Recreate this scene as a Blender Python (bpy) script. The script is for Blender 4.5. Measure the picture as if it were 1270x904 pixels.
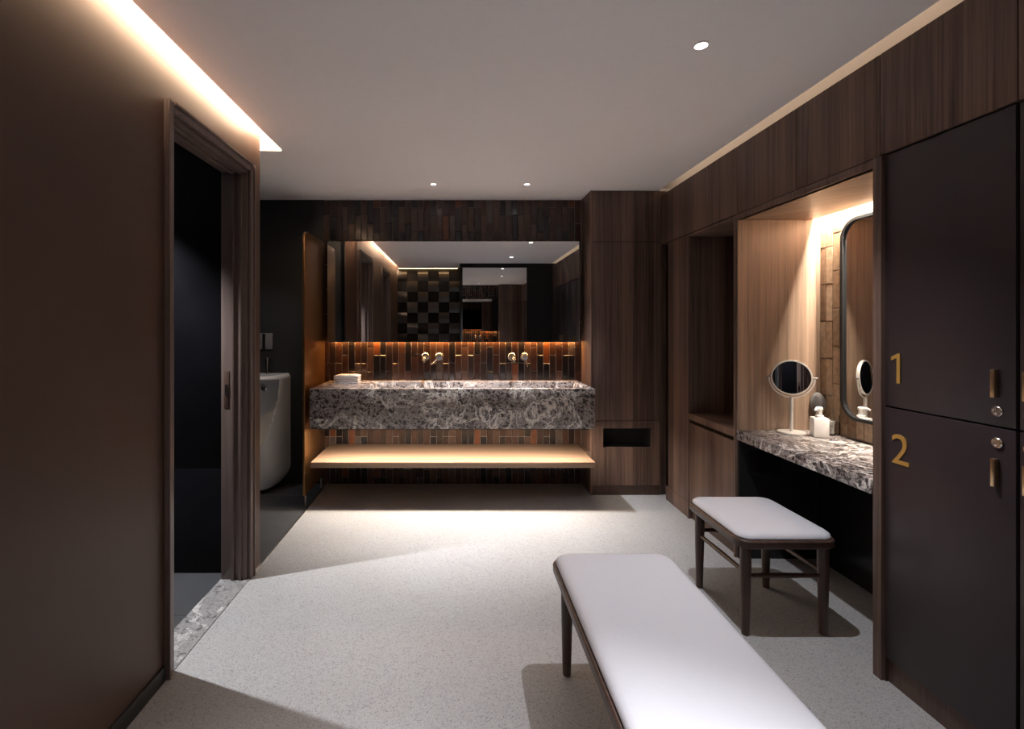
import bpy, bmesh, math, random
from mathutils import Vector, Matrix
random.seed(7)
for o in list(bpy.data.objects): bpy.data.objects.remove(o)
SC = bpy.context.scene
COL = SC.collection
PI = math.pi

# ------------------------------------------------------------ camera, world, exposure
F_PX, VPX, VPY, CAM_Z = 600.0, 568.0, 405.0, 1.37
cd = bpy.data.cameras.new('camera'); cam = bpy.data.objects.new('camera', cd); COL.objects.link(cam)
cam.location = (0, 0, CAM_Z); cam.rotation_euler = (PI/2, 0, 0)
cd.sensor_width = 36; cd.lens = F_PX/1270*36
cd.shift_x = (635-VPX)/1270; cd.shift_y = -(452-VPY)/1270
cd.clip_start = 0.02
SC.camera = cam
w = bpy.data.worlds.new('world'); SC.world = w; w.use_nodes = True
w.node_tree.nodes['Background'].inputs[0].default_value = (0.02, 0.02, 0.022, 1)
w.node_tree.nodes['Background'].inputs[1].default_value = 0.3
vs = SC.view_settings
vs.view_transform = 'Standard'; vs.look = 'None'; vs.gamma = 1.0; vs.exposure = 0.15
vs.use_curve_mapping = False

WARM = (1.0, 0.62, 0.30)
SOFT = (1.0, 0.86, 0.72)
WSOFT = (1.0, 0.74, 0.50)
NEUT = (0.93, 0.95, 1.0)
def area(name, loc, sx, sy, power, color, rot=(0, 0, 0), spread=PI):
    l = bpy.data.lights.new(name, 'AREA'); l.shape = 'RECTANGLE'; l.size = sx; l.size_y = sy
    l.energy = power; l.color = color; l.spread = spread
    o = bpy.data.objects.new(name, l); COL.objects.link(o); o.location = loc; o.rotation_euler = rot
    return o
CZ = 2.475            # ceiling height
# LED strips of the ceiling coves (down onto the left wall, towards the cabinets on the right)
area('cove_led_left', (-1.085, 2.02, 2.60), 0.03, 1.98, 60, WSOFT, (0, 0.5, 0))
area('cove_led_left_rear', (-1.085, 0.05, 2.60), 0.03, 1.85, 42, WSOFT, (0, 0.5, 0))
area('cove_led_right', (1.53, 1.6, 2.55), 0.03, 4.6, 1.3, WSOFT, (0, -PI/2, 0))

# ------------------------------------------------------------ materials
def mat(name):
    m = bpy.data.materials.new(name); m.use_nodes = True
    nt = m.node_tree
    return m, nt, nt.nodes['Principled BSDF']
def N(nt, t, **kw):
    n = nt.nodes.new(t)
    for k, v in kw.items():
        if k in n.inputs: n.inputs[k].default_value = v
        else: setattr(n, k, v)
    return n
def L(nt, a, b): nt.links.new(a, b)
def ramp(nt, stops, interp='LINEAR'):
    r = nt.nodes.new('ShaderNodeValToRGB'); cr = r.color_ramp; cr.interpolation = interp
    while len(cr.elements) < len(stops): cr.elements.new(0.5)
    for e, (p, c) in zip(cr.elements, stops):
        e.position = p; e.color = (*c, 1)
    return r
def mathn(nt, op, a, b=None):
    n = nt.nodes.new('ShaderNodeMath'); n.operation = op
    for i, v in enumerate((a, b)):
        if v is None: continue
        if isinstance(v, (int, float)): n.inputs[i].default_value = v
        else: L(nt, v, n.inputs[i])
    return n.outputs[0]
def bump(nt, height, bs, strength=0.2, dist=0.002):
    b = N(nt, 'ShaderNodeBump', Strength=strength, Distance=dist)
    L(nt, height, b.inputs['Height']); L(nt, b.outputs[0], bs.inputs['Normal'])
def plain(name, col, rough=0.5, metal=0.0, spec=0.5, var=0.08, scale=30, coat=0):
    m, nt, b = mat(name)
    g = N(nt, 'ShaderNodeNewGeometry'); n = N(nt, 'ShaderNodeTexNoise', Scale=scale, Detail=3.0)
    L(nt, g.outputs['Position'], n.inputs['Vector'])
    r = ramp(nt, [(0.3, tuple(c*(1-var) for c in col)), (0.7, tuple(min(1, c*(1+var)) for c in col))])
    L(nt, n.outputs['Fac'], r.inputs[0]); L(nt, r.outputs[0], b.inputs['Base Color'])
    b.inputs['Roughness'].default_value = rough; b.inputs['Metallic'].default_value = metal
    b.inputs['Specular IOR Level'].default_value = spec; b.inputs['Coat Weight'].default_value = coat
    return m
def wood(name, dark, light, grain='Z', rough=0.45, leaf=0.085, leafvar=0.45):
    m, nt, b = mat(name)
    g = N(nt, 'ShaderNodeNewGeometry'); s = N(nt, 'ShaderNodeSeparateXYZ'); L(nt, g.outputs['Position'], s.inputs[0])
    if grain == 'Z': u = mathn(nt, 'ADD', s.outputs[0], s.outputs[1]); v = s.outputs[2]
    elif grain == 'X': u = mathn(nt, 'ADD', s.outputs[1], s.outputs[2]); v = s.outputs[0]
    else: u = mathn(nt, 'ADD', s.outputs[0], s.outputs[2]); v = s.outputs[1]
    lf = mathn(nt, 'FLOOR', mathn(nt, 'DIVIDE', u, leaf))
    wn = N(nt, 'ShaderNodeTexWhiteNoise', noise_dimensions='1D'); L(nt, lf, wn.inputs['W'])
    c = N(nt, 'ShaderNodeCombineXYZ'); L(nt, mathn(nt, 'MULTIPLY', u, 55), c.inputs[0])
    L(nt, mathn(nt, 'MULTIPLY', v, 0.9), c.inputs[1]); L(nt, mathn(nt, 'MULTIPLY', wn.outputs[0], 17), c.inputs[2])
    n1 = N(nt, 'ShaderNodeTexNoise', Scale=1.0, Detail=6.0, Roughness=0.62, Distortion=0.35); L(nt, c.outputs[0], n1.inputs['Vector'])
    c2 = N(nt, 'ShaderNodeCombineXYZ'); L(nt, mathn(nt, 'MULTIPLY', u, 230), c2.inputs[0]); L(nt, mathn(nt, 'MULTIPLY', v, 5), c2.inputs[1])
    n2 = N(nt, 'ShaderNodeTexNoise', Scale=1.0, Detail=2.0); L(nt, c2.outputs[0], n2.inputs['Vector'])
    f = mathn(nt, 'ADD', mathn(nt, 'MULTIPLY', n1.outputs['Fac'], 0.75), mathn(nt, 'MULTIPLY', n2.outputs['Fac'], 0.25))
    f = mathn(nt, 'ADD', f, mathn(nt, 'MULTIPLY', mathn(nt, 'SUBTRACT', wn.outputs[0], 0.5), leafvar*0.4))
    mid = tuple((a+c_)/2 for a, c_ in zip(dark, light))
    r = ramp(nt, [(0.28, dark), (0.5, mid), (0.74, light)]); L(nt, f, r.inputs[0]); L(nt, r.outputs[0], b.inputs['Base Color'])
    b.inputs['Roughness'].default_value = rough
    bump(nt, f, b, 0.12, 0.001)
    return m
def marble(name, scale=1.0, dark=(0.022, 0.017, 0.017), midc=(0.125, 0.105, 0.10), light=(0.56, 0.52, 0.48), rough=0.22, clast=0.5):
    m, nt, b = mat(name)
    g = N(nt, 'ShaderNodeNewGeometry')
    nw = N(nt, 'ShaderNodeTexNoise', Scale=14.0*scale, Detail=5.0); L(nt, g.outputs['Position'], nw.inputs['Vector'])
    mx = N(nt, 'ShaderNodeMixRGB', blend_type='ADD'); mx.inputs[0].default_value = 0.075
    L(nt, g.outputs['Position'], mx.inputs[1]); L(nt, nw.outputs['Color'], mx.inputs[2])
    def cells(sc):
        e = N(nt, 'ShaderNodeTexVoronoi', feature='DISTANCE_TO_EDGE', Scale=sc*scale); L(nt, mx.outputs[0], e.inputs['Vector'])
        c = N(nt, 'ShaderNodeTexVoronoi', feature='F1', Scale=sc*scale); L(nt, mx.outputs[0], c.inputs['Vector'])
        sp = N(nt, 'ShaderNodeSeparateColor'); L(nt, c.outputs['Color'], sp.inputs[0])
        return e.outputs['Distance'], sp.outputs[0]
    e1, c1 = cells(30.0); e2, c2 = cells(75.0)
    n2 = N(nt, 'ShaderNodeTexNoise', Scale=60.0*scale, Detail=4.0, Roughness=0.7); L(nt, g.outputs['Position'], n2.inputs['Vector'])
    # matrix tone
    f = mathn(nt, 'ADD', mathn(nt, 'MULTIPLY', n2.outputs['Fac'], 0.6), mathn(nt, 'MULTIPLY', c2, 0.4))
    hi = tuple(0.75*a+0.25*c for a, c in zip(midc, light))
    lo = tuple(0.55*a+0.45*c for a, c in zip(dark, midc))
    r = ramp(nt, [(0.25, lo), (0.5, midc), (0.78, hi)]); L(nt, f, r.inputs[0])
    # dark clasts: some cells, away from their edges
    n5 = N(nt, 'ShaderNodeTexNoise', Scale=2.6*scale, Detail=3.0); L(nt, g.outputs['Position'], n5.inputs['Vector'])
    th = ramp(nt, [(0.36, (0.1, 0.1, 0.1)), (0.62, (1, 1, 1))]); L(nt, n5.outputs['Fac'], th.inputs[0])
    th = mathn(nt, 'MULTIPLY', th.outputs[0], clast)
    k1 = mathn(nt, 'MULTIPLY', mathn(nt, 'LESS_THAN', c1, th), mathn(nt, 'GREATER_THAN', e1, 0.15))
    k2 = mathn(nt, 'MULTIPLY', mathn(nt, 'LESS_THAN', c2, mathn(nt, 'MULTIPLY', th, 0.7)), mathn(nt, 'GREATER_THAN', e2, 0.13))
    k = mathn(nt, 'MULTIPLY', mathn(nt, 'MAXIMUM', k1, k2), 0.85)
    m1 = N(nt, 'ShaderNodeMixRGB'); L(nt, k, m1.inputs[0]); L(nt, r.outputs[0], m1.inputs[1]); m1.inputs[2].default_value = (*dark, 1)
    # pale veins, only where a broad noise allows them
    n3 = N(nt, 'ShaderNodeTexNoise', Scale=3.4*scale, Detail=6.0, Roughness=0.65, Distortion=0.9); L(nt, g.outputs['Position'], n3.inputs['Vector'])
    vr = ramp(nt, [(0.478, (0, 0, 0)), (0.5, (1, 1, 1)), (0.522, (0, 0, 0))]); L(nt, n3.outputs['Fac'], vr.inputs[0])
    n4 = N(nt, 'ShaderNodeTexNoise', Scale=1.9*scale, Detail=2.0); L(nt, g.outputs['Position'], n4.inputs['Vector'])
    gate = ramp(nt, [(0.40, (0.0, 0.0, 0.0)), (0.48, (1, 1, 1))]); L(nt, n4.outputs['Fac'], gate.inputs[0])
    vein = mathn(nt, 'MULTIPLY', mathn(nt, 'MULTIPLY', vr.outputs[0], gate.outputs[0]), 0.95)
    mm = N(nt, 'ShaderNodeMixRGB'); L(nt, vein, mm.inputs[0]); L(nt, m1.outputs[0], mm.inputs[1]); mm.inputs[2].default_value = (*light, 1)
    L(nt, mm.outputs[0], b.inputs['Base Color']); b.inputs['Roughness'].default_value = rough
    return m
def terrazzo():
    m, nt, b = mat('terrazzo')
    g = N(nt, 'ShaderNodeNewGeometry')
    v1 = N(nt, 'ShaderNodeTexVoronoi', Scale=270.0); L(nt, g.outputs['Position'], v1.inputs['Vector'])
    s1 = N(nt, 'ShaderNodeSeparateColor'); L(nt, v1.outputs['Color'], s1.inputs[0])
    r1 = ramp(nt, [(0.0, (0.19, 0.185, 0.19)), (0.08, (0.28, 0.275, 0.28)), (0.2, (0.35, 0.347, 0.352)), (0.75, (0.375, 0.372, 0.378)), (1.0, (0.42, 0.418, 0.424))])
    L(nt, s1.outputs[0], r1.inputs[0])
    n = N(nt, 'ShaderNodeTexNoise', Scale=1.3, Detail=5.0); L(nt, g.outputs['Position'], n.inputs['Vector'])
    r2 = ramp(nt, [(0.3, (0.9, 0.88, 0.86)), (0.7, (1, 1, 1))]); L(nt, n.outputs['Fac'], r2.inputs[0])
    mx = N(nt, 'ShaderNodeMixRGB', blend_type='MULTIPLY'); mx.inputs[0].default_value = 1
    L(nt, r1.outputs[0], mx.inputs[1]); L(nt, r2.outputs[0], mx.inputs[2]); L(nt, mx.outputs[0], b.inputs['Base Color'])
    b.inputs['Roughness'].default_value = 0.62; b.inputs['Specular IOR Level'].default_value = 0.25
    return m
TILE_STOPS = [(0.0, (0.012, 0.009, 0.010)), (0.2, (0.034, 0.016, 0.012)), (0.42, (0.050, 0.023, 0.016)), (0.6, (0.026, 0.015, 0.013)),
              (0.74, (0.070, 0.036, 0.025)), (0.93, (0.13, 0.042, 0.017)), (0.96, (0.075, 0.055, 0.048))]
PALE_STOPS = [(0.0, (0.20, 0.125, 0.075)), (0.3, (0.27, 0.175, 0.11)), (0.55, (0.16, 0.095, 0.058)), (0.75, (0.32, 0.22, 0.145)), (0.9, (0.22, 0.13, 0.075))]  # paler brown-beige palette for the alcove tiles
def tile_mat(name, island=False, TILE_STOPS=TILE_STOPS):
    m, nt, b = mat(name)
    if island:
        src = N(nt, 'ShaderNodeNewGeometry').outputs['Random Per Island']
    else:
        src = N(nt, 'ShaderNodeObjectInfo').outputs['Random']
    r = ramp(nt, TILE_STOPS, 'CONSTANT'); L(nt, src, r.inputs[0])
    g = N(nt, 'ShaderNodeNewGeometry'); n = N(nt, 'ShaderNodeTexNoise', Scale=35.0, Detail=3.0); L(nt, g.outputs['Position'], n.inputs['Vector'])
    rr = ramp(nt, [(0.3, (0.8, 0.8, 0.8)), (0.7, (1.2, 1.2, 1.2))]); L(nt, n.outputs['Fac'], rr.inputs[0])
    mx = N(nt, 'ShaderNodeMixRGB', blend_type='MULTIPLY'); mx.inputs[0].default_value = 1
    L(nt, r.outputs[0], mx.inputs[1]); L(nt, rr.outputs[0], mx.inputs[2]); L(nt, mx.outputs[0], b.inputs['Base Color'])
    b.inputs['Roughness'].default_value = 0.16; bump(nt, n.outputs['Fac'], b, 0.15, 0.002)
    return m
def emit(name, col, s):
    m, nt, b = mat(name); b.inputs['Base Color'].default_value = (*col, 1)
    b.inputs['Emission Color'].default_value = (*col, 1); b.inputs['Emission Strength'].default_value = s
    return m
def glassmat(name, tint=(1, 1, 1)):
    m, nt, b = mat(name); b.inputs['Base Color'].default_value = (*tint, 1)
    b.inputs['Transmission Weight'].default_value = 1; b.inputs['Roughness'].default_value = 0.03; b.inputs['IOR'].default_value = 1.3
    return m
M = dict(
    walnut=wood('walnut_veneer', (0.044, 0.025, 0.0195), (0.245, 0.150, 0.112)),
    frame_wood=wood('door_frame_wood', (0.095, 0.066, 0.058), (0.20, 0.145, 0.125), leaf=0.3, leafvar=0.1, rough=0.35),
    dark_wood=wood('dark_stained_wood', (0.028, 0.015, 0.011), (0.110, 0.062, 0.045), leaf=0.2, leafvar=0.1, rough=0.4),
    oak=wood('alcove_veneer', (0.13, 0.082, 0.056), (0.38, 0.26, 0.18), leaf=0.12),
    shelf=wood('shelf_wood', (0.22, 0.135, 0.09), (0.38, 0.26, 0.18), grain='X', leaf=0.5, leafvar=0.1, rough=0.5),
    wall=plain('brown_wall_lacquer', (0.085, 0.047, 0.033), 0.45, spec=0.35, var=0.06, scale=4),
    ceil=plain('ceiling_paint', (0.92, 0.88, 0.865), 0.9, var=0.01),
    black=plain('matt_black', (0.008, 0.008, 0.009), 0.6),
    blackgloss=plain('black_gloss_panel', (0.010, 0.009, 0.010), 0.18),
    blacktile=plain('dark_stone_tile', (0.007, 0.007, 0.009), 0.3, spec=0.2, var=0.2, scale=5),
    floortile=plain('grey_floor_tile', (0.060, 0.060, 0.064), 0.38, var=0.1, scale=6),
    grout=plain('grout', (0.36, 0.31, 0.28), 0.85),
    darkgrout=plain('dark_grout', (0.03, 0.03, 0.03), 0.9),
    terrazzo=terrazzo(), marble=marble('brown_breccia_marble', midc=(0.25, 0.213, 0.202), light=(0.85, 0.80, 0.74), clast=0.6), marble2=marble('grey_threshold_marble', 1.2, (0.09, 0.085, 0.085), (0.27, 0.26, 0.26), (0.6, 0.59, 0.58), 0.35, 0.25),
    tile=tile_mat('glazed_tile'), paletile=tile_mat('pale_glazed_tile', False, PALE_STOPS), tilefield=tile_mat('glazed_tile_field', True),
    mirror=plain('mirror_glass', (0.80, 0.80, 0.80), 0.0, 1.0, var=0.0),
    bronze=plain('bronze_panel', (0.28, 0.14, 0.055), 0.34, 0.8, var=0.06, scale=3),
    chrome=plain('brushed_steel', (0.62, 0.60, 0.58), 0.2, 1.0, var=0.03),
    satin=plain('satin_nickel', (0.72, 0.67, 0.62), 0.38, 0.55, var=0.02),
    brass=plain('brass', (0.55, 0.40, 0.24), 0.3, 1.0, var=0.03),
    gold=plain('gold_number', (0.62, 0.36, 0.09), 0.35, 0.55, var=0.02),
    locker=plain('locker_lacquer', (0.027, 0.0172, 0.0195), 0.42, var=0.03, scale=3),
    cushion=plain('white_upholstery', (0.60, 0.59, 0.625), 0.55, var=0.01, scale=60),
    ceramic=plain('white_ceramic', (0.72, 0.72, 0.73), 0.12, var=0.01),
    plastic=plain('white_plastic', (0.72, 0.69, 0.66), 0.35, var=0.01),
    towel=plain('white_towel', (0.75, 0.72, 0.70), 0.95, var=0.05, scale=300),
    steel_trim=plain('steel_trim', (0.6, 0.58, 0.57), 0.3, 1.0, var=0.02),
    lamp=emit('lamp_lens', (1, 0.97, 0.95), 12), led=emit('led_diffuser', (1.0, 0.88, 0.72), 7),
    acrylic=glassmat('clear_acrylic'), bristle=plain('brush_bristles', (0.10, 0.09, 0.085), 0.8, var=0.5, scale=400),
    grey=plain('grey_plastic', (0.13, 0.125, 0.13), 0.35), cotton=plain('cotton', (0.7, 0.68, 0.65), 0.95),
)

# ------------------------------------------------------------ mesh helpers (vertices in metres, world space)
class MB:
    def __init__(s): s.v = []; s.f = []
    def add(s, vs, fs):
        k = len(s.v); s.v += [tuple(p) for p in vs]; s.f += [tuple(i+k for i in f) for f in fs]; return s
    def box(s, x0, x1, y0, y1, z0, z1):
        if x0 > x1: x0, x1 = x1, x0
        if y0 > y1: y0, y1 = y1, y0
        if z0 > z1: z0, z1 = z1, z0
        return s.add([(x0,y0,z0),(x1,y0,z0),(x1,y1,z0),(x0,y1,z0),(x0,y0,z1),(x1,y0,z1),(x1,y1,z1),(x0,y1,z1)],
                     [(0,3,2,1),(4,5,6,7),(0,1,5,4),(1,2,6,5),(2,3,7,6),(3,0,4,7)])
    def loft(s, loops, cap0=True, cap1=True):
        n = len(loops[0]); vs = [p for l in loops for p in l]; fs = []
        for i in range(len(loops)-1):
            for j in range(n):
                k = (j+1) % n; fs.append((i*n+j, i*n+k, (i+1)*n+k, (i+1)*n+j))
        if cap0: fs.append(tuple(range(n))[::-1])
        if cap1: fs.append(tuple((len(loops)-1)*n+j for j in range(n)))
        return s.add(vs, fs)
    def tube(s, pts, rads, n=14, caps=True):
        pts = [Vector(p) for p in pts]
        if isinstance(rads, (int, float)): rads = [rads]*len(pts)
        loops = []
        t0 = (pts[1]-pts[0]).normalized(); ref = Vector((0,0,1)) if abs(t0.z) < 0.9 else Vector((1,0,0))
        a = t0.cross(ref).normalized()
        for i, p in enumerate(pts):
            t = (pts[min(i+1, len(pts)-1)]-pts[max(i-1, 0)]).normalized()
            a = (a - t*a.dot(t)).normalized(); b = t.cross(a)
            loops.append([p+(a*math.cos(q)+b*math.sin(q))*rads[i] for q in [2*PI*k/n for k in range(n)]])
        return s.loft(loops, caps, caps)
    def xform(s, mtx):
        s.v = [tuple(mtx @ Vector(p)) for p in s.v]; return s
def rrect(x0, x1, y0, y1, r, z, n=6):
    pts = []
    for cx, cy, a0 in ((x1-r, y1-r, 0), (x0+r, y1-r, 90), (x0+r, y0+r, 180), (x1-r, y0+r, 270)):
        for k in range(n+1):
            a = math.radians(a0+90*k/n); pts.append((cx+r*math.cos(a), cy+r*math.sin(a), z))
    return pts
def mesh_from(name, mb, bevel=0, segs=2, smooth=False, org=(0, 0, 0)):
    bm = bmesh.new(); vs = [bm.verts.new((p[0]-org[0], p[1]-org[1], p[2]-org[2])) for p in mb.v]
    for f in mb.f:
        try: bm.faces.new([vs[i] for i in f])
        except ValueError: pass
    bmesh.ops.recalc_face_normals(bm, faces=bm.faces)
    if bevel:
        es = [e for e in bm.edges if len(e.link_faces) == 2 and e.calc_face_angle(0) > 0.6]
        bmesh.ops.bevel(bm, geom=es, offset=bevel, segments=segs, affect='EDGES', profile=0.5, clamp_overlap=True)
    me = bpy.data.meshes.new(name); bm.to_mesh(me); bm.free()
    if smooth or bevel:
        for p in me.polygons: p.use_smooth = True
        me.set_sharp_from_angle(angle=math.radians(38))
    return me
def root_of(o):
    while o.parent: o = o.parent
    return o
def obj(name, mb, m, parent=None, bevel=0, segs=2, smooth=False, base=None):
    if parent is not None: org = root_of(parent).location
    elif base is not None: org = base
    else:
        xs = [p[0] for p in mb.v]; ys = [p[1] for p in mb.v]; zs = [p[2] for p in mb.v]
        org = ((min(xs)+max(xs))/2, (min(ys)+max(ys))/2, min(zs))
    o = bpy.data.objects.new(name, mesh_from(name, mb, bevel, segs, smooth, org)); COL.objects.link(o)
    o.data.materials.append(M[m] if isinstance(m, str) else m)
    if parent is not None: o.parent = parent
    else: o.location = org
    return o
def tag(o, label, cat, group=None):
    o['label'] = label; o['category'] = cat
    if group: o['group'] = group
    return o
def thing(name, label, cat, loc, group=None):
    o = bpy.data.objects.new(name, None); COL.objects.link(o); o.location = loc; o.empty_display_size = 0.1
    return tag(o, label, cat, group)
def struct(name, mb, m, label=None, bevel=0, parent=None):
    o = obj(name, mb, m, parent, bevel)
    if parent is None:
        o['kind'] = 'structure'
        if label: o['label'] = label
    return o
def B(*a): return MB().box(*a)

# ------------------------------------------------------------ the setting
XL, XR, YB = -1.14, 1.65, 4.225
struct('floor', B(-1.13, 2.2, -1.1, 4.3, -0.06, 0), 'terrazzo', 'pale speckled terrazzo floor')
f = MB()
f.box(-1.105, 1.632, -1.1, 4.3, CZ, CZ+0.02)
f.box(-2.75, -1.105, 3.04, 4.3, CZ, CZ+0.02); f.box(-2.75, -1.30, 2.69, 3.04, CZ, CZ+0.02); f.box(-2.75, -1.30, -1.1, 2.69, CZ, CZ+0.02)
f.box(-1.31, -1.05, -1.1, 3.06, 2.80, 2.82); f.box(-1.31, -1.30, -1.1, 3.06, CZ, 2.80); f.box(-1.06, -1.05, -1.1, 3.06, CZ+0.02, 2.80); f.box(-1.31, -1.05, 3.045, 3.06, CZ+0.02, 2.80)
f.box(1.46, 1.78, -1.1, 4.3, 2.62, 2.64); f.box(1.75, 1.78, -1.1, 4.3, 2.44, 2.62); f.box(1.46, 1.47, -1.1, 4.3, CZ+0.02, 2.62)
f.box(1.078, 2.25, 3.96, 4.3, 2.48, 2.50)
struct('ceiling', f, 'ceil', 'smooth pale ceiling with light coves along both sides')

# left wall with two door openings
D1, D2, DZ = (1.915, 2.625), (0.30, 1.01), 2.215
f = MB()
f.box(-1.27, XL, -1.1, D2[0], 0, 2.79); f.box(-1.27, XL, D2[1], D1[0], 0, 2.79); f.box(-1.27, XL, D1[1], 2.785, 0, 2.79)
f.box(-1.27, XL, D1[0], D1[1], DZ, 2.79); f.box(-1.27, XL, D2[0], D2[1], DZ, 2.79)
struct('wall_left', f, 'wall', 'dark brown smooth wall with door openings')
f = MB()
for a, b in ((-1.1, D2[0]-0.045), (D2[1]+0.045, D1[0]-0.045)): f.box(XL, XL+0.011, a, b, 0, 0.06)
struct('baseboard_left', f, 'black', 'low black baseboard along the brown wall', 0.002)

def door_frame(n, y0, y1, label):
    r = bpy.data.objects.new('door_%d' % n, None); COL.objects.link(r); r.location = (-1.2, (y0+y1)/2, 0); r['kind'] = 'structure'; r['label'] = label
    cw = 0.043
    for a, b in ((y0-cw, y0), (y1, y1+cw)):
        c = obj('casing', B(XL, -1.122, a, b, 0, DZ+cw), 'frame_wood', r, 0.004)
        e = (a, a+0.012) if a < y0 else (b-0.012, b)
        obj('casing_bead', B(-1.124, -1.114, e[0], e[1], 0, DZ+cw), 'frame_wood', c, 0.003)
    c = obj('casing', B(XL, -1.122, y0, y1, DZ, DZ+cw), 'frame_wood', r, 0.004)
    obj('casing_bead', B(-1.124, -1.114, y0, y1, DZ+cw-0.012, DZ+cw), 'frame_wood', c, 0.003)
    t = 0.012
    obj('jamb', B(-1.28, XL, y0, y0+t, 0, DZ-t), 'frame_wood', r, 0.002)
    obj('jamb', B(-1.28, XL, y1-t, y1, 0, DZ-t), 'frame_wood', r, 0.002)
    obj('head_jamb', B(-1.28, XL, y0, y1, DZ-t, DZ), 'frame_wood', r, 0.002)
    for q in ((-1.222, -1.205), (-1.18, -1.165)):
        obj('door_stop', B(q[0], q[1], y0+t, y0+t+0.014, 0, DZ-t), 'frame_wood', r, 0.002)
        obj('door_stop', B(q[0], q[1], y1-t-0.014, y1-t, 0, DZ-t), 'frame_wood', r, 0.002)
        obj('door_stop', B(q[0], q[1], y0+t, y1-t, DZ-t-0.014, DZ-t), 'frame_wood', r, 0.002)
    return r
d1 = door_frame(1, *D1, 'brown wooden frame of the open doorway in the left wall')
sp = obj('strike_plate', B(-1.262, -1.235, D1[1]-0.0145, D1[1]-0.012, 0.93, 1.13), 'dark_wood', d1, 0.001)
obj('latch', MB().box(-1.256, -1.242, D1[1]-0.019, D1[1]-0.0145, 1.0, 1.06), 'chrome', sp, 0.001)
d2 = door_frame(2, *D2, 'brown wooden frame of the second doorway, seen in the mirror')
obj('door_leaf', B(-1.265, -1.225, D2[0]+0.013, D2[1]-0.013, 0.008, DZ-0.014), 'black', d2, 0.002)

obj_th = struct('trim_1', B(-1.283, -1.13, D1[0]-0.0, D1[1]+0.0, -0.03, 0.004), 'marble2', 'grey marble threshold in the doorway')
struct('trim_2', B(-1.138, -1.128, 2.68, 4.22, -0.02, 0.006), 'steel_trim', 'thin steel edge strip between pale floor and dark tiles')

# side room seen through the doorway: slab wall, tiled floor, other walls
ws = struct('wall_partition', B(-2.75, -1.272, 2.705, 2.80, 0, CZ), 'darkgrout', 'dark slab wall seen through the doorway')
for z0, z1 in ((0.0, 0.580), (0.583, CZ)):
    for x0, x1 in ((-2.75, -2.083), (-2.08, -1.273)):
        obj('panel', B(x0, x1, 2.692, 2.706, z0, z1), 'blacktile', ws, 0.0015)
obj('panel', B(-1.31, -1.274, 2.80, 2.805, 0, CZ), 'blacktile', ws)
struct('wall_side_room', MB().box(-2.80, -2.75, 0.85, 4.3, 0, CZ).box(-2.75, -1.27, 0.85, 0.9, 0, CZ), 'blacktile', 'dark far wall of the side room')
def tiled_floor(name, label, xs, ys, x1):
    fl = struct(name, B(xs[0], x1, ys[0], ys[-1], -0.06, -0.008), 'darkgrout', label)
    cache = {}
    for i in range(len(xs)-1):
        for j in range(len(ys)-1):
            key = (round(xs[i+1]-xs[i], 3), round(ys[j+1]-ys[j], 3))
            if key not in cache:
                me = mesh_from('tile', B(0.001, key[0]-0.001, 0.001, key[1]-0.001, -0.01, 0), 0.0012, 1); me.materials.append(M['floortile']); cache[key] = me
            o = bpy.data.objects.new('tile', cache[key]); COL.objects.link(o); o.parent = fl
            o.location = (xs[i]-fl.location[0], ys[j]-fl.location[1], -fl.location[2])
    return fl
tiled_floor('floor_side_room', 'dark grey tiled floor beyond the doorway', [-2.75, -2.483, -1.883, -1.283], [0.9, 1.096, 1.696, 2.296, 2.692], -1.283)
tiled_floor('floor_urinal', 'dark grey tiled floor beneath the urinal', [-2.75, -2.338, -1.738, -1.138], [2.80, 3.34, 3.94, 4.225], -1.138)

# back wall: glazed tiles beside a black slab wall
wu = struct('wall_urinal', B(-2.75, -1.172, YB-0.004, 4.3, 0, CZ), 'black', 'matt black wall behind the urinal')
TW, TL = 0.0544, 0.2142
def tile_mesh(w_, l_, t=0.009, c=0.003):
    mb = MB()
    mb.add([(0,0,0),(w_,0,0),(w_,0,l_),(0,0,l_),(0,-t+c,0),(w_,-t+c,0),(w_,-t+c,l_),(0,-t+c,l_),(c,-t,c),(w_-c,-t,c),(w_-c,-t,l_-c),(c,-t,l_-c)],
           [(0,1,5,4),(1,2,6,5),(2,3,7,6),(3,0,4,7),(4,5,9,8),(5,6,10,9),(6,7,11,10),(7,4,8,11),(8,9,10,11)])
    return mb
wb = struct('wall_back', B(-1.172, 2.25, YB, 4.3, 0, CZ), 'grout', 'back wall of narrow glossy brown upright tiles')
tcache = {}
field = MB()
def put_tile(parent, x, z, w_, l_, keep, rotz=0.0, y=YB):
    gap = 0.0045; ww, ll = round(w_-gap, 4), round(l_-gap, 4)
    if ll < 0.012: return
    tx, tz = random.gauss(0, 0.006), random.gauss(0, 0.008)
    if keep:
        if (ww, ll) not in tcache:
            me = mesh_from('tile', tile_mesh(ww, ll)); me.materials.append(M['tile']); tcache[(ww, ll)] = me
        o = bpy.data.objects.new('tile', tcache[(ww, ll)]); COL.objects.link(o); o.parent = parent
        o.location = Vector((x, y, z))-parent.location; o.rotation_euler = (tx, 0, rotz+tz)
    else:
        mb = tile_mesh(ww, ll).xform(Matrix.Translation((x, y, z)) @ Matrix.Rotation(rotz+tz, 4, 'Z') @ Matrix.Rotation(tx, 4, 'X'))
        field.add(mb.v, mb.f)
cols = int(round((1.075+1.172)/TW)); tw = (1.075+1.172)/cols
kept = 0; todo = []
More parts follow.
